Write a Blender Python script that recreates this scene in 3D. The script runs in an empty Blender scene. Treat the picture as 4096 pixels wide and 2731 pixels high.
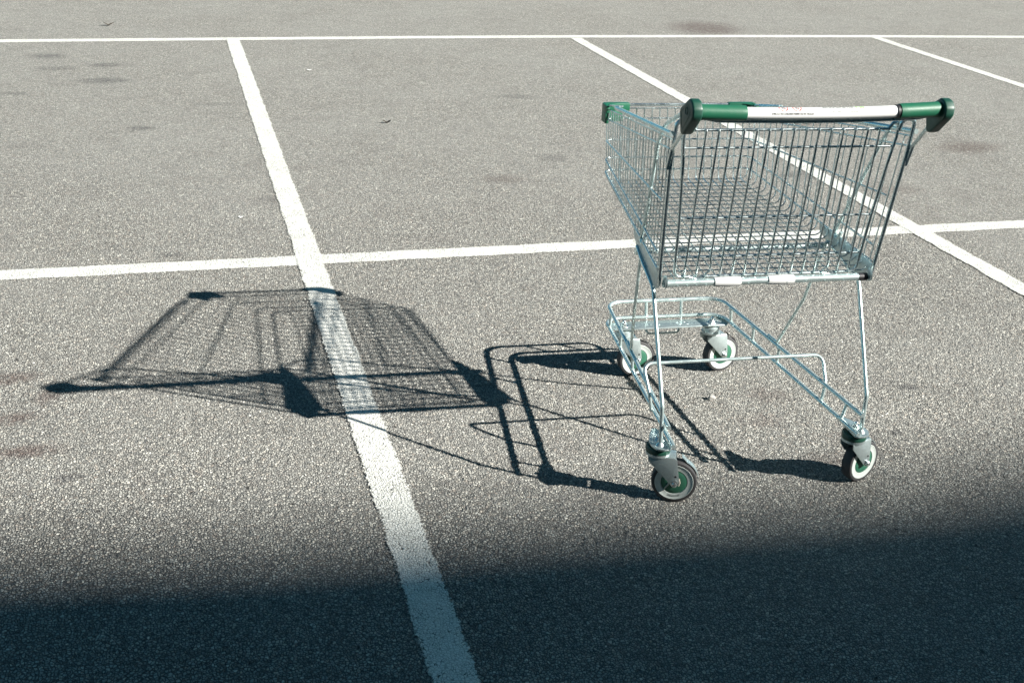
import bpy, bmesh, math, random
from mathutils import Vector, Matrix
random.seed(4)
S = bpy.context.scene
R_ = math.radians

# ------------------------------------------------------------ camera, world, sun, exposure
CAM = (-1.3464, -2.6706, 1.7127)
PITCH, YAW, ROLL, FPX = 0.41383, 0.22962, 0.048395, 4775.08
cam_d = bpy.data.cameras.new('camera'); cam = bpy.data.objects.new('camera', cam_d)
S.collection.objects.link(cam); S.camera = cam
fw = Vector((math.sin(YAW)*math.cos(PITCH), math.cos(YAW)*math.cos(PITCH), -math.sin(PITCH)))
rt = fw.cross(Vector((0, 0, 1))).normalized(); up = rt.cross(fw)
c, s = math.cos(ROLL), math.sin(ROLL)
rx = rt*c + up*s; uy = up*c - rt*s
M = Matrix((rx, uy, -fw)).transposed().to_4x4(); M.translation = Vector(CAM)
cam.matrix_world = M
cam_d.sensor_fit = 'HORIZONTAL'; cam_d.sensor_width = 36.0; cam_d.lens = 36.0*FPX/4096.0
cam_d.clip_start = 0.05; cam_d.clip_end = 2000

SUN = Vector((1.4948, -0.8844, 1.0))
w = bpy.data.worlds.new('World'); S.world = w; w.use_nodes = True
nt = w.node_tree; sky = nt.nodes.new('ShaderNodeTexSky'); sky.sky_type = 'NISHITA'
sky.sun_disc = False; sky.sun_elevation = math.atan2(1.0, math.hypot(SUN.x, SUN.y))
sky.sun_rotation = math.atan2(SUN.x, SUN.y); sky.ozone_density = 3.0; sky.air_density = 0.38; sky.dust_density = 0.2
tint = nt.nodes.new('ShaderNodeMixRGB'); tint.blend_type = 'MULTIPLY'; tint.inputs[0].default_value = 1.0
tint.inputs[2].default_value = (.62, 1.12, .88, 1)
nt.links.new(sky.outputs[0], tint.inputs[1]); nt.links.new(tint.outputs[0], nt.nodes['Background'].inputs[0]); nt.nodes['Background'].inputs[1].default_value = 0.05
sl = bpy.data.lights.new('sun', 'SUN'); sl.energy = 5.0; sl.angle = R_(0.53); sl.color = (1.0, 0.97, 0.905)
so = bpy.data.objects.new('sun', sl); S.collection.objects.link(so)
so.rotation_euler = (-SUN).to_track_quat('-Z', 'Y').to_euler()
S.view_settings.view_transform = 'Standard'; S.view_settings.look = 'None'
S.view_settings.exposure = 1.55; S.view_settings.gamma = 1.0

# ------------------------------------------------------------ node helpers
class N:
    def __init__(self, name):
        self.m = bpy.data.materials.new(name); self.m.use_nodes = True
        self.t = self.m.node_tree; self.b = self.t.nodes['Principled BSDF']; self.out = self.t.nodes['Material Output']
    def n(self, typ, **kw):
        x = self.t.nodes.new('ShaderNode'+typ)
        for k, v in kw.items():
            if k == 'ins':
                for i, val in v.items(): self.set(x, i, val)
            else: setattr(x, k, v)
        return x
    def set(self, node, i, val):
        if isinstance(val, bpy.types.NodeSocket): self.t.links.new(val, node.inputs[i])
        else: node.inputs[i].default_value = val
    def math(self, op, a, b=0.0, cc=0.0, clamp=False):
        return self.n('Math', operation=op, use_clamp=clamp, ins={0: a, 1: b, 2: cc}).outputs[0]
    def vmath(self, op, a, b=(0, 0, 0)):
        x = self.n('VectorMath', operation=op, ins={0: a, 1: b})
        return x.outputs['Value'] if op in ('LENGTH', 'DISTANCE', 'DOT_PRODUCT') else x.outputs[0]
    def rng(self, v, a, b, c=0.0, d=1.0, smooth=False):
        x = self.n('MapRange', ins={0: v, 1: a, 2: b, 3: c, 4: d})
        if smooth: x.interpolation_type = 'SMOOTHSTEP'
        return x.outputs[0]
    def mix(self, f, a, b, mode='MIX'):
        x = self.n('MixRGB', blend_type=mode); self.set(x, 0, f)
        for i, v in ((1, a), (2, b)):
            if isinstance(v, (tuple, list)) and len(v) == 3: v = (*v, 1)
            self.set(x, i, v)
        return x.outputs[0]
    def noise(self, vec, sc, det=3.0, rough=.55):
        return self.n('TexNoise', ins={'Vector': vec, 'Scale': sc, 'Detail': det, 'Roughness': rough}).outputs['Fac']
    def pos(self): return self.n('NewGeometry').outputs['Position']
    def P(self, **kw):
        for k, v in kw.items():
            k = k.replace('_', ' ')
            if isinstance(v, (tuple, list)) and len(v) == 3: v = (*v, 1)
            self.set(self.b, k, v)
        return self

def stone_field(N_, p):
    """colour factor, height of the exposed aggregate at point p"""
    wv = N_.n('TexNoise', ins={'Vector': p, 'Scale': 60.0, 'Detail': 2.0}).outputs['Color']
    pw = N_.vmath('ADD', p, N_.n('VectorMath', operation='SCALE', ins={0: wv, 'Scale': 0.007}).outputs[0])
    v1 = N_.n('TexVoronoi', feature='F1', ins={'Vector': pw, 'Scale': 128.0})
    v2 = N_.n('TexVoronoi', feature='DISTANCE_TO_EDGE', ins={'Vector': pw, 'Scale': 128.0})
    v3 = N_.n('TexVoronoi', feature='F1', ins={'Vector': pw, 'Scale': 260.0})
    rnd = N_.n('SeparateColor', ins={0: v1.outputs['Color']})
    edge = N_.rng(v2.outputs['Distance'], 0.0, 0.22, 0, 1, True)
    hgt = N_.math('MULTIPLY', edge, N_.rng(rnd.outputs[0], 0, 1, .35, 1.0))
    fine = N_.rng(v3.outputs['Distance'], 0, .6, 1, 0)
    hgt = N_.math('ADD', hgt, N_.math('MULTIPLY', fine, .3))
    return rnd, edge, hgt, v3

def mat_asphalt():
    n = N('asphalt_surface'); p = n.pos()
    rnd, edge, hgt, v3 = stone_field(n, p)
    g = n.n('ValToRGB', ins={0: rnd.outputs[0]}); e = g.color_ramp.elements
    e[0].position = 0; e[0].color = (.23, .222, .20, 1); e[1].position = 1; e[1].color = (.74, .73, .66, 1)
    for ps, col in ((.3, (.345, .337, .305)), (.7, (.48, .472, .43)), (.9, (.57, .54, .47))):
        x = e.new(ps); x.color = (*col, 1)
    col = g.outputs[0]
    # tiny tone variation by a second random channel (ochre / bluish stones)
    col = n.mix(n.rng(rnd.outputs[1], .80, 1.0, 0, .35), col, (.40, .29, .22))
    col = n.mix(n.rng(rnd.outputs[2], .80, 1.0, 0, .35), col, (.27, .29, .32))
    col = n.mix(n.rng(edge, 0, 1, .88, 0), col, (.035, .035, .036))            # binder between the stones
    big = n.noise(p, .9, 4, .6); mid = n.noise(p, 5.0, 4, .6)
    col = n.mix(n.rng(big, .35, .65, .0, .22), col, (.40, .40, .375))
    col = n.mix(n.rng(mid, .50, .75, 0, .28), col, (.15, .135, .125))
    # pits: missing stones
    pv = n.vmath('ADD', p, n.n('VectorMath', operation='SCALE', ins={0: n.n('TexNoise', ins={'Vector': p, 'Scale': 140.0, 'Detail': 2.0}).outputs['Color'], 'Scale': .018}).outputs[0])
    pit = n.n('TexVoronoi', feature='F1', ins={'Vector': pv, 'Scale': 34.0}); pr = n.n('SeparateColor', ins={0: pit.outputs['Color']})
    pm = n.math('MULTIPLY', n.rng(pr.outputs[0], .86, .90), n.rng(pit.outputs['Distance'], .05, .22, 1, 0, True))
    col = n.mix(n.math('MULTIPLY', pm, .85), col, (.03, .03, .03))
    # stains of their own shape
    sn = n.noise(p, 26.0, 4, .7)
    def blot(lst):
        acc = None
        for (x, y, a, b, ang, st) in lst:
            mp = n.n('Mapping', vector_type='TEXTURE', ins={0: p}); mp.inputs[1].default_value = (x, y, 0)
            mp.inputs[2].default_value = (0, 0, ang); mp.inputs[3].default_value = (a, b, 1)
            l = n.vmath('LENGTH', mp.outputs[0]); m_ = n.rng(l, .25, 1.15, st, 0, True)
            acc = m_ if acc is None else n.math('MAXIMUM', acc, m_)
        return n.math('MULTIPLY', acc, n.rng(sn, .30, .52, 0, 1, True), clamp=True)
    brown = blot([(-2.00, .52, .13, .055, 0, 1), (-2.07, .73, .10, .05, .3, .8), (-2.14, 1.01, .13, .06, .2, .9), (-1.99, .87, .05, .08, 0, .8),
                  (2.83, 7.97, .42, .5, -.5, 1), (-.08, 3.17, .16, .10, 0, .45), (2.92, 3.68, .30, .16, .2, .8), (1.97, 2.85, .2, .12, 0, .45),
                  (.31, .16, .12, .07, 0, .5), (.30, .60, .10, .08, 0, .5), (.45, .25, .10, .10, 0, .4), (2.1, 4.3, .3, .12, 0, .5), (.2, .43, .1, .06, 0, .5)])
    dark = blot([(-1.8687, .355, .062, .026, 0, 1), (.8085, .605, .05, .03, 0, 1), (.29, 3.55, .12, .10, 0, .5), (-2.716, 6.43, .16, .13, 0, .8),
                 (-2.30, 6.12, .14, .09, 0, .8), (-2.60, 6.0, .18, .1, 0, .55), (-2.25, 5.6, .22, .12, 0, .8), (-2.75, 5.2, .12, .08, 0, .6), (-1.94, 4.3, .10, .06, 0, .9),
                 (-1.68, 2.15, .06, .05, 0, .7), (-2.44, 2.2, .05, .03, 0, .9), (.60, .30, .03, .02, 0, .9), (1.55, 3.15, .16, .08, .2, .5), (.42, 5.1, .2, .09, 0, .5), (-1.5, 4.9, .2, .06, 0, .4), (-1.2, 2.9, .12, .08, 0, .4)])
    col = n.mix(n.math('MULTIPLY', brown, .6), col, (.085, .045, .038))
    col = n.mix(n.math('MULTIPLY', dark, .6), col, (.035, .035, .042))
    bump = n.n('Bump', ins={'Strength': 1.0, 'Distance': .008, 'Height': n.math('SUBTRACT', hgt, n.math('MULTIPLY', pm, 1.5))})
    bump2 = n.n('Bump', ins={'Strength': .5, 'Distance': .002, 'Height': n.noise(p, 420, 3, .7), 'Normal': bump.outputs[0]})
    # real relief near the trolley, fading to flat where the ground is far off
    xyz = n.n('SeparateXYZ', ins={0: p}).outputs
    fade = n.math('MULTIPLY', n.math('MULTIPLY', n.rng(xyz[0], -3.0, -2.8, 0, 1), n.rng(xyz[0], 1.9, 2.1, 1, 0)), n.math('MULTIPLY', n.rng(xyz[1], -1.1, -.9, 0, 1), n.rng(xyz[1], 2.6, 3.6, 1, 0)))
    hd = n.math('MULTIPLY', n.math('SUBTRACT', n.noise(p, 75, 2, .6), .56), fade)
    dn = n.n('Displacement', ins={'Height': hd, 'Midlevel': 0.0, 'Scale': .0105}); n.t.links.new(dn.outputs[0], n.out.inputs['Displacement'])
    n.m.displacement_method = 'DISPLACEMENT'
    n.P(Base_Color=col, Roughness=.82, Normal=bump2.outputs[0]); n.b.inputs['Specular IOR Level'].default_value = .35
    return n.m

def mat_paint(half, seed):
    """worn road paint: UV = (across, along) in metres; gaps between the stones stay bare"""
    n = N('worn_white_paint'); p = n.pos()
    rnd, edge, hgt, v3 = stone_field(n, p)
    uv = n.n('SeparateXYZ', ins={0: n.n('UVMap').outputs[0]}).outputs
    d = n.math('ABSOLUTE', uv[0])
    d = n.math('ADD', d, n.rng(n.noise(p, 110, 3, .7), .3, .7, -.007, .007))
    d = n.math('ADD', d, n.rng(n.noise(p, 9, 2, .5), .3, .7, -.004, .004))
    body = n.rng(d, half-.0015, half+.0015, 1, 0)
    wear = n.noise(p, 7, 4, .65); wear2 = n.noise(p, 75, 4, .7)
    low = n.rng(edge, .02, .34, 0, 1)                           # deep joints lose paint first
    keep = n.math('ADD', n.math('MULTIPLY', low, .85), n.rng(wear, .35, .62, .38, -.22))
    keep = n.math('ADD', keep, n.rng(wear2, .25, .55, -.55, .25))
    keep = n.rng(keep, .12, .26, 0, 1)
    mask = n.math('MULTIPLY', body, keep)
    col = n.mix(n.rng(n.noise(p, 45, 4, .7), .4, .72, 0, .55), (.70, .70, .655), (.50, .50, .45))
    col = n.mix(n.rng(n.noise(p, 3, 3, .6), .4, .7, 0, .3), col, (.62, .62, .56))
    bump = n.n('Bump', ins={'Strength': .6, 'Distance': .0035, 'Height': hgt})
    col = n.mix(n.rng(edge, 0, .5, .55, 0), col, (.22, .21, .19))
    n.P(Base_Color=col, Roughness=.6, Normal=bump.outputs[0])
    tr = n.n('BsdfTransparent'); mx = n.n('MixShader', ins={0: mask}); n.t.links.new(tr.outputs[0], mx.inputs[1]); n.t.links.new(n.b.outputs[0], mx.inputs[2])
    n.t.links.new(mx.outputs[0], n.out.inputs[0])
    return n.m

def mat_metal(name, base, rough, spots=.25, bump=.0003, met=.96):
    n = N(name); p = n.n('TexCoord').outputs['Object']
    a = n.noise(p, 140, 4, .65); b2 = n.noise(p, 22, 3, .6)
    col = n.mix(n.rng(a, .45, .75, 0, spots), base, tuple(x*.45 for x in base))
    r = n.math('ADD', n.rng(b2, .3, .7, rough-.07, rough+.10), n.rng(a, .5, .8, 0, .15))
    bp = n.n('Bump', ins={'Strength': .35, 'Distance': bump, 'Height': a})
    n.P(Base_Color=col, Metallic=met, Roughness=r, Normal=bp.outputs[0]); return n.m

def mat_plain(name, col, rough, col2=None, sc=300., bd=.0002, spec=.5):
    n = N(name); p = n.n('TexCoord').outputs['Object']; a = n.noise(p, sc, 3, .6); b2 = n.noise(p, 30, 3, .6)
    cc = n.mix(n.rng(b2, .45, .75, 0, .6), col, col2 or tuple(x*.8 for x in col))
    bp = n.n('Bump', ins={'Strength': .5, 'Distance': bd, 'Height': a})
    n.P(Base_Color=cc, Roughness=n.rng(b2, .3, .7, rough-.05, rough+.08), Normal=bp.outputs[0])
    n.b.inputs['Specular IOR Level'].default_value = spec; return n.m

CHROME = mat_metal('zinc_plated_wire', (.60, .67, .67), .23)
DULL = mat_metal('dull_zinc_tube', (.60, .71, .70), .25, .3, .0003, .74)
ZINC = mat_metal('galvanised_plate', (.50, .58, .58), .34, .35, .0003, .8)
BRIGHT = mat_metal('bright_nut', (.74, .77, .76), .2)
GREEN = mat_plain('green_plastic', (.010, .098, .052), .42, (.014, .085, .048), 500, .0004)
GREEN_SHADED = mat_plain('shaded_green_plastic', (.006, .048, .032), .45, (.009, .055, .036), 500, .0003)  # green plastic, base colour darkened to carry the shade on the handle brackets
WHITE = mat_plain('white_plastic', (.70, .70, .685), .35, (.66, .66, .64))
SLEEVE = mat_plain('scuffed_white_sleeve', (.56, .56, .55), .45, (.40, .41, .41), 120)
RIM = mat_plain('pale_grey_rim', (.47, .51, .485), .5, (.38, .41, .39))
HUB = mat_plain('green_hub', (.018, .105, .062), .55, (.04, .13, .085), 90)
RUBBER = mat_plain('black_rubber', (.028, .028, .030), .7, (.07, .066, .064), 200, .0005)
TAPE = mat_plain('black_tape', (.012, .012, .014), .5)
INK = mat_plain('black_print', (.03, .03, .03), .5)
GREYINK = mat_plain('grey_print', (.20, .21, .20), .5)
REDINK = mat_plain('red_print', (.55, .05, .045), .5)
LIMEINK = mat_plain('pale_green_print', (.33, .52, .24), .5)
PEBBLE = mat_plain('pebble_stone', (.30, .29, .27), .8, (.2, .19, .18), 120, .002)
LEAF = mat_plain('dark_leaf', (.06, .05, .04), .8)
PAPER = mat_plain('white_scrap', (.75, .75, .73), .8)
GRIME = mat_plain('dried_fluff', (.42, .38, .33), .9, (.22, .19, .16), 200, .002)

# ------------------------------------------------------------ mesh helpers
def fillet(pts, r, n=6):
    pts = [Vector(p) for p in pts]
    if isinstance(r, (int, float)): r = [r]*len(pts)
    out = [pts[0]]
    for i in range(1, len(pts)-1):
        a, b, c_ = pts[i-1], pts[i], pts[i+1]
        u = (a-b); v = (c_-b); lu, lv = u.length, v.length
        if lu < 1e-9 or lv < 1e-9 or r[i] <= 0: out.append(b); continue
        u /= lu; v /= lv; ang = u.angle(v)
        if ang > 3.12: out.append(b); continue
        tl = min(r[i]/math.tan(ang/2), lu*.48, lv*.48); rr = tl*math.tan(ang/2)
        bis = (u+v).normalized(); ctr = b + bis*(rr/math.sin(ang/2))
        p0 = b+u*tl-ctr; p1 = b+v*tl-ctr
        for k in range(n+1):
            t = k/n; q = p0.slerp(p1, t) if p0.angle(p1) > 1e-4 else p0
            out.append(ctr+q.normalized()*rr)
    out.append(pts[-1]); return out

class MB:
    def __init__(self): self.bm = bmesh.new()
    def tube(self, pts, r, seg=10, fil=0, cap=True, n=6):
        if fil: pts = fillet(pts, fil, n)
        pts = [Vector(p) for p in pts]; q = [pts[0]]
        for p in pts[1:]:
            if (p-q[-1]).length > 1e-6: q.append(p)
        pts = q; L = len(pts)
        tg = []
        for i in range(L):
            a = pts[max(i-1, 0)]; b = pts[min(i+1, L-1)]; d = (b-a)
            if 0 < i < L-1: d = (pts[i]-a).normalized()+(b-pts[i]).normalized()
            tg.append(d.normalized())
        ref = Vector((0, 0, 1)) if abs(tg[0].z) < .9 else Vector((1, 0, 0))
        nrm = (ref - tg[0]*ref.dot(tg[0])).normalized(); rings = []
        for i in range(L):
            if i:
                nrm = (nrm - tg[i]*nrm.dot(tg[i])).normalized()
            bi = tg[i].cross(nrm); k = 1.0
            if 0 < i < L-1:
                cs = (pts[i]-pts[i-1]).normalized().dot(tg[i]); k = 1/max(cs, .6)
            rr = r(i/(L-1)) if callable(r) else r
            rings.append([self.bm.verts.new(pts[i]+(nrm*math.cos(2*math.pi*j/seg)+bi*math.sin(2*math.pi*j/seg))*rr) for j in range(seg)])
        for i in range(L-1):
            for j in range(seg):
                f = self.bm.faces.new((rings[i][j], rings[i][(j+1) % seg], rings[i+1][(j+1) % seg], rings[i+1][j])); f.smooth = True
        if cap: self.bm.faces.new(rings[0][::-1]); self.bm.faces.new(rings[-1])
        return self
    def prism(self, poly, f0, f1, bevel=0.0, segs=2):
        """poly: list of 2-D points; f0/f1 map a 2-D point to the near / far face"""
        bm = bmesh.new()
        a = [bm.verts.new(f0(p)) for p in poly]; b = [bm.verts.new(f1(p)) for p in poly]; n = len(poly)
        bm.faces.new(a); bm.faces.new(b[::-1])
        for i in range(n): bm.faces.new((a[i], b[i], b[(i+1) % n], a[(i+1) % n]))
        bmesh.ops.recalc_face_normals(bm, faces=bm.faces)
        if bevel: bmesh.ops.bevel(bm, geom=list(bm.edges), offset=bevel, segments=segs, profile=.5, affect='EDGES', clamp_overlap=True)
        if segs > 2:
            for f in bm.faces: f.smooth = True
        self.join(bm); return self
    def join(self, bm):
        me = bpy.data.meshes.new('tmp'); bm.to_mesh(me); bm.free(); self.bm.from_mesh(me); bpy.data.meshes.remove(me)
    def lathe(self, prof, M_=Matrix.Identity(4), seg=40, closed=False):
        """prof: (radius, height) about local Z"""
        rings = []
        for (r, h) in prof:
            rings.append([self.bm.verts.new(M_ @ Vector((max(r, 1e-5)*math.cos(2*math.pi*j/seg), max(r, 1e-5)*math.sin(2*math.pi*j/seg), h))) for j in range(seg)])
        m = len(prof)
        for i in range(m if closed else m-1):
            A, B = rings[i], rings[(i+1) % m]
            for j in range(seg):
                f = self.bm.faces.new((A[j], A[(j+1) % seg], B[(j+1) % seg], B[j]))
                f.smooth = True
        return self
    def box(self, c0, c1, bevel=0):
        (x0, y0, z0), (x1, y1, z1) = c0, c1
        return self.prism([(x0, y0), (x1, y0), (x1, y1), (x0, y1)], lambda p: (p[0], p[1], z0), lambda p: (p[0], p[1], z1), bevel)
    def transform(self, M_): self.bm.transform(M_); return self
    def build(self, name, mat, parent=None, sharp=True):
        bmesh.ops.recalc_face_normals(self.bm, faces=self.bm.faces)
        me = bpy.data.meshes.new(name); self.bm.to_mesh(me); self.bm.free(); me.materials.append(mat)
        o = bpy.data.objects.new(name, me); S.collection.objects.link(o)
        if sharp:
            try: me.set_sharp_from_angle(angle=R_(42))
            except Exception: pass
        if parent is not None:
            o.parent = parent; o.matrix_parent_inverse = Matrix.Identity(4)
            par = parent; off = Vector((0, 0, 0))
        return o

def tag(o, label=None, cat=None, group=None, kind=None):
    if label: o['label'] = label
    if cat: o['category'] = cat
    if group: o['group'] = group
    if kind: o['kind'] = kind
    return o
def empty(name, loc, parent=None):
    o = bpy.data.objects.new(name, None); S.collection.objects.link(o); o.location = loc; o.empty_display_size = .1
    if parent is not None: o.parent = parent
    return o

def text_mesh(body, size, align='LEFT', shear=0., cuts=12, ext=0.0):
    cu = bpy.data.curves.new('t', 'FONT'); cu.body = body; cu.size = size; cu.align_x = align; cu.shear = shear; cu.resolution_u = 3
    cu.extrude = ext; cu.offset = size*.035 if not ext else 0
    ob = bpy.data.objects.new('t', cu); S.collection.objects.link(ob)
    dg = bpy.context.evaluated_depsgraph_get(); me = bpy.data.meshes.new_from_object(ob.evaluated_get(dg))
    bpy.data.objects.remove(ob); bpy.data.curves.remove(cu)
    bm = bmesh.new(); bm.from_mesh(me); bpy.data.meshes.remove(me)
    ys = [v.co.y for v in bm.verts]; y0, y1 = min(ys), max(ys)
    for k in range(1, cuts):
        y = y0+(y1-y0)*k/cuts
        bmesh.ops.bisect_plane(bm, geom=bm.verts[:]+bm.edges[:]+bm.faces[:], plane_co=(0, y, 0), plane_no=(0, 1, 0))
    return bm

# ------------------------------------------------------------ ground and painted lines
def grid_sheet(name, x0, x1, y0, y1, z, mat):
    bm = bmesh.new(); vs = [bm.verts.new(q) for q in ((x0, y0, z), (x1, y0, z), (x1, y1, z), (x0, y1, z))]; bm.faces.new(vs)
    me = bpy.data.meshes.new(name); bm.to_mesh(me); bm.free(); me.materials.append(mat)
    o = bpy.data.objects.new(name, me); S.collection.objects.link(o); return o
def ground():
    import numpy as np
    xs = np.concatenate([[-500, -60, -10, -4], np.arange(-3.02, 2.14, .0045), [4, 10, 60, 500]])
    ys = [-500., -60., -10., -3.]; y = -1.12
    while y < 3.7: ys.append(y); y += .0042+.0022*max(0., y)
    ys = np.array(ys+[6., 12., 60., 500.])
    nx, ny = len(xs), len(ys); X, Y = np.meshgrid(xs, ys); co = np.stack([X, Y, X*0], -1).reshape(-1, 3).astype(np.float32)
    i = (np.arange(ny-1)[:, None]*nx+np.arange(nx-1)[None, :]).reshape(-1)
    f = np.stack([i, i+1, i+nx+1, i+nx], 1).astype(np.int32); nf = len(f)
    me = bpy.data.meshes.new('asphalt_ground'); me.vertices.add(len(co)); me.vertices.foreach_set('co', co.ravel())
    me.loops.add(nf*4); me.loops.foreach_set('vertex_index', f.ravel())
    me.polygons.add(nf); me.polygons.foreach_set('loop_start', np.arange(nf, dtype=np.int32)*4)
    me.update(calc_edges=True); me.polygons.foreach_set('use_smooth', np.ones(nf, dtype=bool))
    me.materials.append(mat_asphalt()); o = bpy.data.objects.new('asphalt_ground', me); S.collection.objects.link(o)
    tag(o, kind='structure')
ground()

TH = 0.06026; n1 = Vector((math.cos(TH), math.sin(TH), 0)); n2 = Vector((-math.sin(TH), math.cos(TH), 0))
def stripe(pts, half, z):
    """painted line along a ground polyline given as (w, v) in the bay grid"""
    P3 = [n1*a + n2*b for a, b in pts]; bm = bmesh.new(); uvl = bm.loops.layers.uv.new('UVMap'); mg = half+.018
    rows = []; acc = 0
    for i, p in enumerate(P3):
        a = P3[max(i-1, 0)]; b = P3[min(i+1, len(P3)-1)]; d = (b-a).normalized(); nn = Vector((d.y, -d.x, 0))
        if i: acc += (p-P3[i-1]).length
        rows.append((bm.verts.new(p-nn*mg+Vector((0, 0, z))), bm.verts.new(p+nn*mg+Vector((0, 0, z))), acc))
    for i in range(len(rows)-1):
        A, B = rows[i], rows[i+1]; f = bm.faces.new((A[0], A[1], B[1], B[0]))
        for lp, uv in zip(f.loops, ((-mg, A[2]), (mg, A[2]), (mg, B[2]), (-mg, B[2]))): lp[uvl].uv = uv
    me = bpy.data.meshes.new('painted_line'); bm.to_mesh(me); bm.free(); me.materials.append(mat_paint(half, 0))
    o = bpy.data.objects.new('painted_line', me); S.collection.objects.link(o); tag(o, kind='structure'); return o
LINES = [
 ('L1', [(-.996, 7.26), (-.996, 2.1), (-.996, -6.0)], .051, .003),
 ('L3', [(1.869, 7.26), (1.869, 2.1), (1.869, -6.0)], .05, .003),
 ('L4', [(4.774, 7.26), (4.774, -6.0)], .05, .003),
 ('L0', [(-3.86, 7.26), (-3.86, -6.0)], .05, .003),
 ('L5', [(7.68, 7.26), (7.68, -6.0)], .05, .003),
 ('L2', [(-12, 2.099), (-.996, 2.099), (1.869, 2.099), (14, 2.099)], .055, .0015),
 ('F', [(-30, 6.9), (-5, 7.15), (-2.70, 7.197), (-1.0, 7.262), (.4, 7.315), (1.87, 7.345), (3.4, 7.345), (4.76, 7.325), (6.4, 7.275), (10, 7.2), (30, 7.0)], .06, .0015)]
for _, pts, hw, z in LINES: stripe(pts, hw, z)

# ------------------------------------------------------------ building behind the camera (casts the big shadow)
def building():
    b = empty('building', (45, -30, 0))
    tag(b, 'large plain rendered building behind the car park whose roofline shades the near asphalt', 'building')
    def loc(o): o.location = -Vector((45, -30, 0)); return o
    H = 25.0; ye = 0.015-.8844*H; xo = 1.4948*H
    # roofline (x on the ground where its shadow lies, rise)
    rl = [(-60+xo, .05), (-2.2+xo, .05), (-1.5+xo, 0.0), (.3+xo, .0), (.9+xo, .07), (1.4+xo, .10), (50+xo, .10)]
    xs0, xs1 = rl[0][0], rl[-1][0]
    poly = [(xs0, -.5)] + [(x, H+r) for x, r in rl] + [(xs1, -.5)]
    m = MB(); m.prism([(p[0], p[1]) for p in poly], lambda p: (p[0], ye-.4, p[1]), lambda p: (p[0], ye-22, p[1]))
    WALL = mat_plain('rendered_wall', (.10, .09, .08), .85, (.07, .065, .06), 40, .003)
    loc(m.build('wall', WALL, b))
    m = MB()
    for i in range(len(rl)-1):
        (x0, r0), (x1, r1) = rl[i], rl[i+1]
        m.prism([(x0, H+r0-.35), (x1, H+r1-.35), (x1, H+r1), (x0, H+r0)], lambda p: (p[0], ye, p[1]), lambda p: (p[0], ye-.397, p[1]))
    loc(m.build('parapet', mat_plain('parapet_coping', (.20, .20, .20), .8), b))
    GL = N('dark_window_glass').P(Base_Color=(.02, .03, .035), Roughness=.08).m
    FR = mat_plain('window_frame_paint', (.25, .25, .25), .6)
    x = -20.0
    while x < 64:
        for z in (1.2, 5.0, 8.8, 12.6):
            f = MB(); f.box((x, ye-.397, z), (x+2.4, ye-.30, z+1.9)); fo = loc(f.build('window', FR, b))
            g = MB(); g.box((x+.1, ye-.297, z+.1), (x+2.3, ye-.29, z+1.8)); go = g.build('pane', GL, fo)
        x += 4.2
building()

# ------------------------------------------------------------ the trolley
OX, OY = 0.0, 0.40
T = empty('shopping_trolley', (OX, OY, 0))
tag(T, 'empty zinc wire supermarket trolley with white and green push handle standing on the asphalt', 'shopping trolley')
OFF = Matrix.Translation((-OX, -OY, 0))
def part(mb, name, mat, parent=T, label=None):
    if parent is T: mb.transform(OFF)
    o = mb.build(name, mat, parent)
    if label: o['label'] = label
    return o
def mir(p, sgn): return (p[0]*sgn, p[1], p[2])

def lerp(a, b, t): return a+(b-a)*t
# side wall surface: t 0 = rear, 1 = front
def yr(z): return .118 - .114*(z-.612)
def yf(z): return .862 + .19*(z-.665) if z < .79 else .886+.20*(z-.79)
def xr(z): return .3055+.05*(z-.612)
XF = .240
def wall(t, z): return Vector((lerp(xr(z), XF, t), lerp(yr(z), yf(z), t), z))
def zl(zr, zf, t): return lerp(zr, zf, t)
FZ = lambda t: lerp(.612, .665, t)

# -- side panels
NU = 24
for sg in (-1, 1):
    m = MB()
    for i in range(NU):
        t = (i+.7)/(NU-.3)
        zt = zl(1.004, .886, t); zb = FZ(t)
        top = wall(t, zt); a = wall(t, zb)
        pts = [mir(top, sg), mir(a, sg), (0, a.y, zb)]
        pts = fillet([Vector(q) for q in pts], .022, 6)[:-1] + [Vector((sg*(a.x-.03), a.y, zb))]
        m.tube(pts, .0020, 6)
    def rod(zr_, zf_, t0, t1, r, out=0.0, drop=0.0):
        a = wall(t0, zl(zr_, zf_, t0)); b = wall(t1, zl(zr_, zf_, t1)); a.x += out; b.x += out
        m.tube([mir(a, sg), mir(b, sg)], r, 10)
    m_side = m
    part(m_side, 'side_panel', CHROME)
# -- belt rods: one bent rod each, around the front
m = MB()
def belt(zr_, zf_, r, out, t0=0.0, fil=.026):
    z0 = zl(zr_, zf_, t0); a = wall(t0, z0); b = wall(1, zf_)
    a.x += out; b.x += out; yy = b.y+out
    pts = [(-a.x, a.y, z0), (-b.x, yy, zf_), (b.x, yy, zf_), (a.x, a.y, z0)]
    m.tube(pts, r, 10, fil=fil)
belt(1.004, .886, .0024, .003, .0)
belt(.977, .855, .0026, .004, .0)
belt(.831, .790, .0027, .004, .045)
belt(.683, .735, .0028, .004, .045)
belt(.640, .697, .0030, .004, .02)
part(m, 'belt_rods', CHROME)
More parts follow.
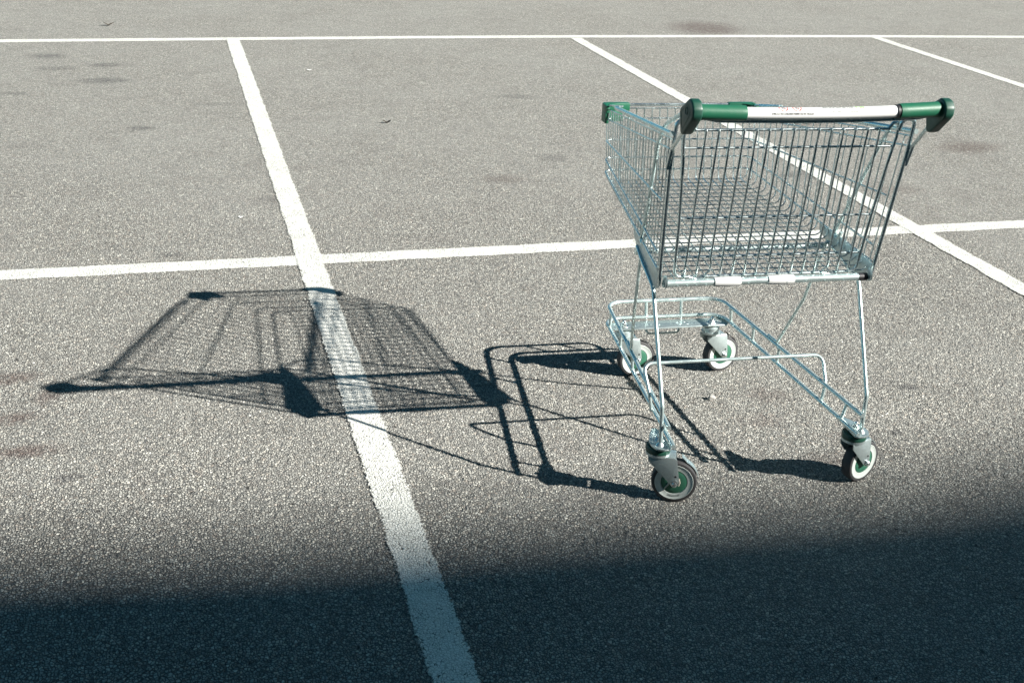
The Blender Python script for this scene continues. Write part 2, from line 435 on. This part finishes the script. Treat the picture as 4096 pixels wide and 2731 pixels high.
# -- thick top rail with its thin front ends
for sg in (-1, 1):
    m = MB()
    a = wall(0, 1.018)+Vector((.002, -.008, 0)); b = wall(.80, zl(1.018, .900, .80)); a.x += .004; b.x += .004
    m.tube([mir(a, sg), mir(b, sg)], .0068, 14)
    c1 = wall(.76, zl(1.026, .908, .76)); c2 = wall(.93, zl(1.014, .900, .93)); c3_ = wall(.99, .893)
    m.tube([mir(c1, sg), mir(c2, sg), mir(c3_, sg)], .003, 8, fil=.03)
    c1.x -= .008; m.tube([mir(c1, sg), mir((c2.x-.006, c2.y-.02, c2.z), sg)], .003, 8)
    part(m, 'top_rail', DULL)
# -- front panel
m = MB()
fx = [.0121+.0257*k for k in range(-9, 9)]
for x in fx:
    pts = [Vector((x, yf(.888)+.001, .888)), Vector((x, yf(.70)+.001, .70)), Vector((x*1.0, yf(.665), .665)), Vector((x*1.02, .80, .6605))]
    m.tube(fillet(pts, .018, 5), .0020, 6)
m.tube([(-.236, yf(.896)+.004, .897), (.236, yf(.896)+.004, .897)], .0048, 10)
m.tube([(-.236, yf(.886)+.004, .8855), (.236, yf(.886)+.004, .8855)], .0022, 8)
part(m, 'front_panel', CHROME)
# -- floor mesh
m = MB()
for i in range(NU):
    t = (i+.7)/(NU-.3); z = FZ(t); a = wall(t, z)
    m.tube([(-(a.x-.03), a.y, z), ((a.x-.03), a.y, z)], .0020, 6)
for x in fx:
    m.tube([(x*1.02, .80, FZ(.918)-.0032), (x*1.18, .125, FZ(.01)-.0032)], .0020, 6)
part(m, 'floor_mesh', CHROME)
m = MB()
m.tube([(-.292, .365, .605), (.292, .365, .605)], .010, 12)
part(m, 'cross_tube', DULL)
# -- green corner bumpers
for sg in (-1, 1):
    m = MB()
    po = [(.254, .868), (.254, .915), (.247, .924), (.1665, .924), (.1665, .902), (.236, .902), (.242, .896), (.242, .868)]
    m.prism([(sg*x, y) for x, y in po], lambda p: (p[0], p[1], .880), lambda p: (p[0], p[1], .9025), .0015)
    po = [(.254, .871), (.254, .915), (.247, .924), (.190, .924), (.190, .899), (.236, .899), (.243, .893), (.243, .871)]
    m.prism([(sg*x, y) for x, y in po], lambda p: (p[0], p[1], .8465), lambda p: (p[0], p[1], .8797), .0012)
    # top web over the corner
    m.prism([(sg*.240, .876), (sg*.240, .911), (sg*.170, .911), (sg*.205, .905), (sg*.226, .892)], lambda p: (p[0], p[1], .8985), lambda p: (p[0], p[1], .9018), .0008)
    part(m, 'corner_bumper', GREEN)
# -- rear gate
yg = lambda z: .0885 + (.0415)*(1.0-z)/.385
m = MB()
def G(x, z): return Vector((x, yg(z)-.004, z))
fr = [G(-.262, 1.0215), G(-.268, 1.030), G(-.276, 1.040), G(-.288, 1.036), G(-.290, 1.0), G(-.283, .94), G(-.270, .78), G(-.266, .70), G(-.262, .617),
      G(-.222, .6155), G(-.199, .609), G(-.172, .6155), G(.158, .6155), G(.184, .609), G(.212, .6155), G(.262, .617),
      G(.266, .70), G(.270, .78), G(.283, .94), G(.290, 1.0), G(.288, 1.036), G(.276, 1.040), G(.268, 1.030), G(.262, 1.0215)]
fils = [0, .01, .012, .012, .02, .1, .1, .05, .022, .02, .02, .02, .02, .02, .02, .022, .05, .1, .1, .02, .012, .012, .01, 0]
m.tube(fillet(fr, fils, 6), .0042, 12)
m.tube([G(-.266, 1.0215), G(.266, 1.0215)], .0038, 12)
part(m, 'gate_frame', CHROME)
m = MB()
for i in range(15):
    x = -.2359+.0337*i; dy = Vector((0, -.0035, 0))
    if i in (2, 12):
        pts = [G(x, 1.0215)+dy, G(x, .668)+dy, G(x+.004, .655)+dy, G(x+.004, .634)+dy, G(x-.006, .626)+dy, G(x-.008, .617)+dy]
        m.tube(fillet(pts, .006, 4), .0030, 8)
    else: m.tube([G(x, 1.0225)+dy*1.5, G(x, .616)+dy], .0030, 8)
    m.tube([G(x, 1.0195)+dy*1.8, G(x, 1.0245)+dy*1.2], .0036, 8)
for z, hx in ((.974, .284), (.783, .271), (.672, .264)):
    m.tube([G(-hx, z)+Vector((0, .0022, 0)), G(hx, z)+Vector((0, .0022, 0))], .0030, 10)
part(m, 'gate_wires', CHROME)
# -- frame uprights, handle stays, side struts, legs
for sg in (-1, 1):
    m = MB()
    # upright from the rear bar to the handle joint, on as a small hoop above the basket
    pts = [(.302, .122, .600), (.3055, .115, .617), (.3215, .076, .947), (.3215, .068, 1.0), (.3205, .060, 1.052), (.285, .058, 1.052), (.283, .066, 1.022)]
    m.tube([mir(p, sg) for p in fillet([Vector(p) for p in pts], [0, .02, 1, .05, .016, .014, 0], 6)], .0052, 12)
    pts = [(.321, -.006, 1.05), (.327, .060, .982), (.3275, .080, .925)]
    m.tube([mir(p, sg) for p in fillet([Vector(p) for p in pts], .02, 6)], .0052, 12)
    pts = [(.308, .118, .617), (.3095, .110, .66)]
    part(m, 'upright', CHROME)
    m = MB()
    pts = [(.318, -.01, 1.098), (.316, .157, 1.017), (.316, .195, .962), (.2975, .282, .757), (.2935, .3135, .690), (.2925, .330, .652), (.2925, .306, .645), (.2925, .290, .672)]
    m.tube([mir(p, sg) for p in fillet([Vector(p) for p in pts], [0, .03, .03, 0, .02, .012, .012, 0], 6)], .0050, 12)
    part(m, 'side_strut', DULL)
    m = MB()
    pts = [(.2955, .008, .178), (.298, .017, .288), (.301, .168, .572), (.2955, .30, .607), (.290, .358, .622)]
    m.tube([mir(p, sg) for p in fillet([Vector(p) for p in pts], [0, .03, .035, .05, 0], 8)], .0057, 14)
    part(m, 'rear_leg', DULL)
    m = MB()
    pts = [(.281, .345, .625), (.2655, .402, .420), (.2385, .478, .249), (.2325, .532, .2505)]
    m.tube([mir(p, sg) for p in fillet([Vector(p) for p in pts], [0, .05, .01, 0], 6)], .0047, 12)
    part(m, 'front_strut', DULL)
    # galvanised side plate under the basket
    m = MB()
    po = [(.112, .598), (.118, .640), (.385, .664), (.412, .664), (.408, .640), (.372, .624), (.30, .600), (.175, .5765), (.145, .579), (.122, .588)]
    px = lambda y: sg*(lerp(.3045, .2860, (y-.11)/.3))
    m.prism(po, lambda p: (px(p[0])+sg*.0012, p[0], p[1]), lambda p: (px(p[0])-sg*.0012, p[0], p[1]), .0006)
    mm = Matrix.Translation((sg*.293, .104, .613)) @ Matrix.Rotation(R_(90), 4, 'Y')
    m.lathe([(0, -.003), (.012, -.0028), (.0165, -.0012), (.0175, .001), (.012, .003), (0, .0035)], mm, 24)
    part(m, 'side_plate', ZINC)
# -- rear bar with sleeves
m = MB(); m.tube([(-.297, .108, .606), (.297, .108, .606)], .0100, 20)
for k in range(10):
    x = -.26+.0265*k if k < 4 else -.06+.055*(k-4)
    m.tube([(x, .0975, .603), (x, .0955, .6025)], .0020, 6)
rb = part(m, 'rear_bar', DULL)
for x0, x1 in ((-.155, -.081), (-.002, .072)):
    m = MB(); m.lathe([(.0098, 0), (.0124, 0), (.0127, .001), (.0127, x1-x0-.001), (.0124, x1-x0), (.0098, x1-x0)], Matrix.Translation((x0, .108, .606)) @ Matrix.Rotation(R_(90), 4, 'Y'), 24)
    m.transform(OFF); o = m.build('white_sleeve', SLEEVE, rb)
m = MB(); m.tube([(.262, .108, .606), (.288, .108, .606)], .0106, 16); m.transform(OFF); m.build('tape_wrap', TAPE, rb)

# -- handle
def hp(x):   # axis of the slightly bowed handle
    return Vector((x, -.052-.006*(1-(x/.31)**2), 1.1005-.0055*(1-(x/.31)**2)+.0022*x/.31))
m = MB(); m.tube([hp(-.31+.62*k/30) for k in range(31)], .0144, 28); ht = part(m, 'handle_tube', WHITE)
m = MB(); m.tube([hp(x)+Vector((0, .010, -.0205+(abs(x) > .26)*.004)) for x in [-.315, -.29, -.26, -.2, -.1, 0, .1, .2, .26, .29, .315]], .0058, 12)
for cx_ in (-.052, -.026):
    m.tube([(cx_-.011, -.045, 1.076), (cx_-.011, -.030, 1.066), (cx_+.011, -.030, 1.066), (cx_+.011, -.045, 1.076)], .0026, 8, fil=.008)
part(m, 'handle_rod', CHROME)
for x0, x1 in ((-.317, -.197), (.201, .317)):
    m = MB(); n_ = 14; rr = .0188
    P = [hp(lerp(x0, x1, k/n_)) for k in range(n_+1)]
    m.tube([P[0]]+P[1:-1]+[P[-1]], lambda t: rr if .01 < t < .99 else rr-.0006, 32)
    part(m, 'grip', GREEN)
m = MB(); m.tube([hp(.1925), hp(.2008)], .0165, 28); m.transform(OFF); m.build('grip_lip', TAPE, ht)
for sg in (-1, 1):
    m = MB()
    po = [(-.046, 1.130), (-.066, 1.127), (-.080, 1.112), (-.081, 1.094), (-.074, 1.083), (-.030, 1.0405), (-.018, 1.036), (-.008, 1.039), (.010, 1.088), (.004, 1.098)]
    m.prism(po, lambda p: (sg*.3115, p[0], p[1]), lambda p: (sg*.3375, p[0], p[1]), .0075, 4)
    # raised outline and ring on the outer face
    po2 = [(-.044, 1.116), (-.060, 1.105), (-.062, 1.094), (-.024, 1.052), (-.018, 1.052), (-.002, 1.088)]
    br = part(m, 'handle_bracket', GREEN_SHADED)
    m = MB(); m.tube([Vector((sg*.3376, y, z)) for y, z in po2+po2[:1]], .0006, 6, cap=False)
    m.tube([Vector((sg*.3378, -.040+.0075*math.cos(a), 1.0985+.0095*math.sin(a))) for a in [k*math.pi/10 for k in range(21)]], .0012, 6, cap=False)
    m.transform(OFF); m.build('moulded_ring', GREEN_SHADED, br)

# printing wrapped round the handle
ELEV = R_(12.6)
def wrap(bm, x_left, ang_c, name, mat, rr=.01462, ht=ht):
    """x: along handle from x_left, y: up the surface; ang_c = surface angle (0 = facing user, up positive) of y = 0"""
    for v in bm.verts:
        a = ang_c + v.co.y/rr; p = hp(x_left+v.co.x); r2 = rr+v.co.z
        v.co = p+Vector((0, -math.cos(a)*r2, math.sin(a)*r2))
    m = MB(); m.join(bm); m.transform(OFF); return m.build(name, mat, ht)
def scale_to(bm, wdt):
    xs = [v.co.x for v in bm.verts]; k = wdt/(max(xs)-min(xs)); x0 = min(xs)
    for v in bm.verts: v.co.x = (v.co.x-x0)*k
    return bm
wrap(scale_to(text_mesh('STRICTLY NO CHILDREN PERMITTED IN TROLLEY', .0062, cuts=4), .1080), -.1361, ELEV-R_(10), 'warning_print', INK)
wrap(scale_to(text_mesh('The fresh food people', .0092, shear=.25, cuts=5), .0735), .0123, ELEV+R_(7), 'slogan_print', GREYINK)
wrap(scale_to(text_mesh('WOOLWORTHS', .0125, cuts=8), .0817), -.0055, ELEV+R_(47), 'name_print', GREYINK)
def ring_bm(r0, r1, cx_=0, cy_=0, a0=0, a1=360, n=40, sx=1, sy=1):
    bm = bmesh.new(); A = []
    for k in range(n+1):
        a = R_(a0+(a1-a0)*k/n)
        A.append((bm.verts.new((cx_+r0*math.cos(a)*sx, cy_+r0*math.sin(a)*sy, 0)), bm.verts.new((cx_+r1*math.cos(a)*sx, cy_+r1*math.sin(a)*sy, 0))))
    for k in range(n): bm.faces.new((A[k][0], A[k][1], A[k+1][1], A[k+1][0]))
    return bm
def bar_bm(bm, p0, p1, w_, n=6):
    d = Vector((p1[0]-p0[0], p1[1]-p0[1], 0)); nn = Vector((d.y, -d.x, 0)).normalized()*w_/2; prev = None
    for k in range(n+1):
        q = Vector((p0[0], p0[1], 0))+d*k/n; cur = (bm.verts.new(q-nn), bm.verts.new(q+nn))
        if prev: bm.faces.new((prev[0], prev[1], cur[1], cur[0]))
        prev = cur
for cx_ in (-.104, -.0697):
    R0 = .0118; bm = ring_bm(R0-.0024, R0, 0, 0)
    bar_bm(bm, (-R0*.72, R0*.68), (R0*.72, -R0*.68), .0018)
    wrap(bm, cx_, ELEV+R_(18.6)+R0/.01462, 'warning_sign', REDINK)
    bm = bmesh.new()                                                  # little trolley with a child in it
    bar_bm(bm, (-.005, -.001), (.004, -.001), .0009); bar_bm(bm, (-.005, -.0035), (.003, -.0035), .0009)
    bar_bm(bm, (-.005, -.001), (-.004, -.0035), .0009); bar_bm(bm, (.004, .0015), (.0028, -.0035), .0009)
    bar_bm(bm, (-.001, -.0008), (-.001, .003), .0016)
    for q in ((-.003, -.0052), (.0025, -.0052)):
        b2 = ring_bm(0.0001, .0010, *q, n=10); me = bpy.data.meshes.new('q'); b2.to_mesh(me); b2.free(); bm.from_mesh(me); bpy.data.meshes.remove(me)
    wrap(bm, cx_, ELEV+R_(18.6)+R0/.01462, 'warning_figure', INK, .01464)
bm = ring_bm(.0035, .0075, 0, 0, n=36, sx=1.2, sy=.9)
wrap(bm, .0895, ELEV+R_(64), 'leaf_emblem', LIMEINK)
bm = ring_bm(.0020, .0062, 0, 0, a0=-100, a1=160, n=30, sx=1.1, sy=.9)
wrap(bm, .0985, ELEV+R_(60), 'leaf_emblem', LIMEINK, .01465)

# -- bottom rack
m = MB()
def rack(zr_, zf_, xr_, xf_, y0, yf_, r):
    pts = [(-xr_, y0, zr_), (-xf_, yf_, zf_), (xf_, yf_, zf_), (xr_, y0, zr_)]
    m.tube(pts, r, 14, fil=.058, n=9)
UR = lambda y: lerp(.282, .201, y/.871); LR = lambda y: lerp(.268, .207, y/.860)
rack(.238, .243, UR(-.008), .201, -.008, .871, .0062)
rack(.188, .188, LR(-.024), .207, -.024, .860, .0062)
for sg in (-1, 1):
    for y in (.071, .458, .626, .785):
        m.tube([(sg*UR(y), y, .240), (sg*LR(y), y-.002, .188)], .0050, 10)
        for z_, X_ in ((.236, UR(y)-.0005), (.191, LR(y)+.0005)):
            m.tube([(sg*X_, y-.007, z_), (sg*X_, y, z_), (sg*X_, y+.007, z_)], .0064, 10)
    m.tube([(sg*.062, .871, .243), (sg*.062, .858, .181)], .0050, 10)
part(m, 'bottom_rack', DULL)
m = MB()
pts = [(-.262, .192, .187), (-.270, .199, .240), (-.277, .256, .305), (.277, .256, .305), (.270, .199, .240), (.262, .192, .187)]
m.tube(fillet([Vector(p) for p in pts], [0, .03, .026, .026, .03, 0], 8), .0050, 12)
part(m, 'cross_bar', DULL)
# -- front plate with pressed lettering, small loop beneath
m = MB()
po = [(-.198, .842), (.196, .846), (.207, .822), (.212, .800), (.200, .782), (-.192, .780), (-.207, .800), (-.207, .825)]
m.prism(po, lambda p: (p[0], p[1], .1765), lambda p: (p[0], p[1], .1815), .001)
bm = text_mesh('WOOLWORTHS', .030, cuts=1, ext=.0004)
xs = [v.co.x for v in bm.verts]; k = .235/(max(xs)-min(xs))
for v in bm.verts: v.co = Vector((.110-v.co.x*k, .8215-v.co.y*.95, .1818+v.co.z))
m.join(bm)
fp = part(m, 'front_plate', ZINC)
m = MB(); m.tube([(-.070, .838, .178), (-.070, .815, .146), (.045, .815, .146), (.045, .838, .178)], .0038, 10, fil=.014); m.transform(OFF); m.build('plate_loop', CHROME, fp)
# -- rear corner plates
for sg in (-1, 1):
    m = MB(); po = [(.268, .085), (.275, .104), (.287, .106), (.305, .074), (.319, .036), (.320, .010), (.311, -.011), (.292, -.020), (.276, -.019), (.268, -.008)]
    m.prism([(sg*x, y) for x, y in po], lambda p: (p[0], p[1], .1725), lambda p: (p[0], p[1], .1785), .0015)
    mm = Matrix.Translation((sg*.2955, .0085, .1785)); m.lathe([(.0125, 0), (.0105, .003), (.0072, .006), (.0056, .009)], mm, 16)
    part(m, 'corner_plate', ZINC)

# -- casters
def hexnut(m, M_, r, h):
    bm = bmesh.new(); a = [bm.verts.new(M_ @ Vector((r*math.cos(k*math.pi/3), r*math.sin(k*math.pi/3), 0))) for k in range(6)]
    b = [bm.verts.new(M_ @ Vector((r*math.cos(k*math.pi/3), r*math.sin(k*math.pi/3), h*.8))) for k in range(6)]
    c_ = [bm.verts.new(M_ @ Vector((r*.8*math.cos(k*math.pi/3), r*.8*math.sin(k*math.pi/3), h))) for k in range(6)]
    bm.faces.new(c_)
    for k in range(6):
        bm.faces.new((a[k], a[(k+1) % 6], b[(k+1) % 6], b[k])); bm.faces.new((b[k], b[(k+1) % 6], c_[(k+1) % 6], c_[k]))
    m.join(bm)
def caster(x, y, ang, collar, tr=.050, fluff=False, letter=False):
    C0 = empty('caster', (x-OX, y-OY, 0), T); C0.rotation_euler = (0, 0, R_(ang))
    RW = .0625; zt = .1725 if collar else .176
    axM = Matrix.Translation((tr, 0, RW)) @ Matrix.Rotation(R_(90), 4, 'X')      # local z -> -y (towards the outer face)
    # tyre
    m = MB(); hw = .0160
    prof = [(.0525, -hw+.001), (.0535, -hw), (.0600, -hw), (.0618, -hw+.0015), (.0625, -hw+.005), (.0625, hw-.005), (.0618, hw-.0015), (.0600, hw), (.0535, hw), (.0525, hw-.001)]
    m.lathe(prof, axM, 64, closed=True); m.build('tyre', RUBBER, C0)
    m = MB()
    for s2 in (-1, 1):
        m.lathe([(.0533, s2*(hw-.0005)), (.0520, s2*(hw+.0004)), (.0490, s2*(hw-.0010)), (.0372, s2*(hw-.0012)), (.0360, s2*(hw-.0030)), (.0355, s2*(hw-.009))], axM, 64)
    m.lathe([(.0533, -hw+.0005), (.0533, hw-.0005)], axM, 64)
    rim = m.build('rim', RIM, C0)
    if letter:
        bm = text_mesh('I.M CASTERS', .0065, cuts=2)
        xs = [v.co.x for v in bm.verts]; x0 = min(xs); wd = max(xs)-x0; k = 1.0
        for v in bm.verts:
            a = R_(-62)-(v.co.x-x0)/.043; r = .0405+v.co.y
            v.co = axM @ Vector((r*math.cos(a), r*math.sin(a), hw-.0006))
        mm = MB(); mm.join(bm); mm.build('rim_lettering', GREYINK, rim)
    m = MB()
    for s2 in (-1, 1):
        m.lathe([(.0354, s2*(hw-.0065)), (.0354, s2*(hw-.0022)), (.0344, s2*(hw-.0015)), (.020, s2*(hw-.0025)), (.011, s2*(hw-.0015)), (0, s2*(hw-.0015))], axM, 48)
    m.build('hub_cap', HUB, C0)
    # fork: swivel head, two cheeks, axle
    m = MB()
    m.lathe([(0, zt-.034), (.027, zt-.034), (.0315, zt-.031), (.0315, zt-.024), (.0285, zt-.0225), (.0265, zt-.010), (.016, zt-.004), (.014, zt), (0, zt)] if not collar else
            [(0, .138), (.030, .138), (.0335, .141), (.0335, .148), (.0, .149)], Matrix.Identity(4), 36)
    yc = .0215; zc = .141
    m.box((-.006, -yc, zc-.004), (.050 if collar else .046, yc, zc+.001), .001)
    for s2 in (-1, 1):
        po = [(-.026, zc), (.050, zc), (.0535, zc-.006), (tr+.0125, RW+.010), (tr+.0115, RW-.004), (tr+.006, RW-.0105), (tr-.003, RW-.0105), (tr-.009, RW-.005), (-.024, zc-.016)]
        hole = None
        m.prism(po, lambda p: (p[0], s2*yc, p[1]), lambda p: (p[0], s2*(yc+.0024), p[1]), .0006)
    fk = m.build('fork', ZINC, C0)
    m = MB()
    for s2 in (-1, 1):
        mm = Matrix.Translation((tr+.0005, s2*(yc+.0026), RW)) @ Matrix.Rotation(R_(90*s2*-1), 4, 'X')
        m.lathe([(.0105, 0), (.0105, .0012), (.006, .0014)], mm, 20); hexnut(m, mm @ Matrix.Translation((0, 0, .0012)), .0082, .007)
        m.lathe([(.0045, .007), (.0045, .0105), (0, .011)], mm, 12)
    m.build('axle_nut', BRIGHT, C0)
    m = MB(); mm = Matrix.Translation((tr+.002, -(yc+.0026), RW+.022)) @ Matrix.Rotation(R_(90), 4, 'X'); m.lathe([(.0032, 0), (.0030, .0003), (0, .0003)], mm, 12); m.build('hole_shade_disc', TAPE, C0)  # flat black disc on the cheek, its colour standing for the shade inside a hole
    # curved thread guard over the tyre
    m = MB(); pr = None; bm = bmesh.new()
    for k in range(15):
        a = R_(78-k*5.0); r = .0655+max(0, (3-k))*.003
        P_ = [Vector((tr+q*math.cos(a), yy, RW+q*math.sin(a))) for q, yy in ((r, -.006), (r, .015), (r+.0016, .015), (r+.0016, -.006))]
        cur = [bm.verts.new(p) for p in P_]
        if pr:
            for i in range(4): bm.faces.new((pr[i], pr[(i+1) % 4], cur[(i+1) % 4], cur[i]))
        else: bm.faces.new(cur)
        pr = cur
    bm.faces.new(pr[::-1]); m.join(bm); m.build('thread_guard', RUBBER if not collar else ZINC, C0)
    if collar:
        m = MB(); m.lathe([(.028, .1485), (.0338, .1490), (.0345, .152), (.0345, .164), (.0325, .1675), (.024, .1690), (.0225, .1672), (0, .1672)], Matrix.Identity(4), 40)
        m.build('collar', GREEN_SHADED, C0)
    # king bolt
    m = MB(); zb = .1785 if collar else .1815
    m.lathe([(.015, zb), (.015, zb+.0015), (.006, zb+.0016)], Matrix.Identity(4), 20)
    hexnut(m, Matrix.Translation((0, 0, zb+.0015)), .0108, .0095); m.lathe([(.0058, zb+.010), (.0058, zb+.018), (.005, zb+.019), (0, zb+.019)], Matrix.Identity(4), 14)
    m.build('king_bolt', BRIGHT, C0)
    if fluff:
        m = MB(); m.tube([(tr-.010, -.0195, RW+.008), (tr-.016, -.0215, RW-.006), (tr-.023, -.019, RW-.018), (tr-.027, -.018, RW-.028)], lambda t: .0032+.0014*math.sin(t*17), 8)
        m.tube([(tr+.012, -.019, RW+.014), (tr+.0155, -.0195, RW+.002), (tr+.013, -.019, RW-.008)], .0022, 6)
        m.build('caught_fluff', GRIME, C0)
    return C0
caster(-.291, .033, -19, True, .052, fluff=True, letter=True)
caster(.291, .033, 24, True, .048)
caster(-.155, .807, 4, False, .052)
caster(.155, .807, 13, False, .050, fluff=False)

# ------------------------------------------------------------ small things on the ground
def lump(name, loc, sx, sy, sz, mat, seed, rot=0):
    rnd = random.Random(seed); bm = bmesh.new(); bmesh.ops.create_icosphere(bm, subdivisions=3, radius=1)
    ph = [rnd.uniform(0, 6) for _ in range(6)]
    for v in bm.verts:
        k = 1+.16*math.sin(3*v.co.x+ph[0])*math.cos(2.5*v.co.y+ph[1])+.10*math.sin(5*v.co.z+ph[2]+2*v.co.x)
        v.co = Vector((v.co.x*sx*k, v.co.y*sy*k, max(v.co.z, -.45)*sz*k+sz*.45))
    for f in bm.faces: f.smooth = True
    m = MB(); m.join(bm); o = m.build(name, mat); o.location = loc; o.rotation_euler = (0, 0, rot); return o
tag(lump('pebble', (.094, .594, 0), .013, .009, .011, PEBBLE, 1, -.3), 'small pale pebble lying loose on the asphalt beneath the trolley rack', 'pebble')
def scrap(name, loc, a, b, h, mat, seed, rot=0):
    rnd = random.Random(seed); bm = bmesh.new(); n_ = 12; top = []; bot = []
    for k in range(n_):
        t = 2*math.pi*k/n_; r = rnd.uniform(.7, 1.05); x, y = a*math.cos(t)*r, b*math.sin(t)*r
        z = h*(.3+.7*abs(math.cos(t)))
        top.append(bm.verts.new((x, y, z+.0012))); bot.append(bm.verts.new((x, y, z)))
    ct = bm.verts.new((0, 0, .0016)); cb = bm.verts.new((0, 0, .0004))
    for k in range(n_):
        bm.faces.new((top[k], top[(k+1) % n_], ct)); bm.faces.new((bot[(k+1) % n_], bot[k], cb)); bm.faces.new((bot[k], bot[(k+1) % n_], top[(k+1) % n_], top[k]))
    m = MB(); m.join(bm); o = m.build(name, mat); o.location = loc; o.rotation_euler = (0, 0, rot); return o
SCR = 'SCRAPS'
tag(scrap('fallen_leaf', (-2.42, 7.75, 0), .045, .02, .03, LEAF, 2), 'curled dark leaf lying beyond the far painted line at the upper left', 'leaf')
tag(scrap('fallen_leaf', (-.53, 4.38, 0), .03, .015, .02, LEAF, 3), 'small crumpled dark leaf between the long painted line and the middle bay', 'leaf')
tag(scrap('paper_scrap', (-.90, 5.95, 0), .02, .012, .008, PAPER, 4), 'tiny white paper scrap beside the top of the long painted line', 'litter')
tag(scrap('paper_scrap', (-1.395, 2.62, 0), .012, .009, .006, PAPER, 5), 'tiny white paper scrap left of the long painted line above the crossing', 'litter')
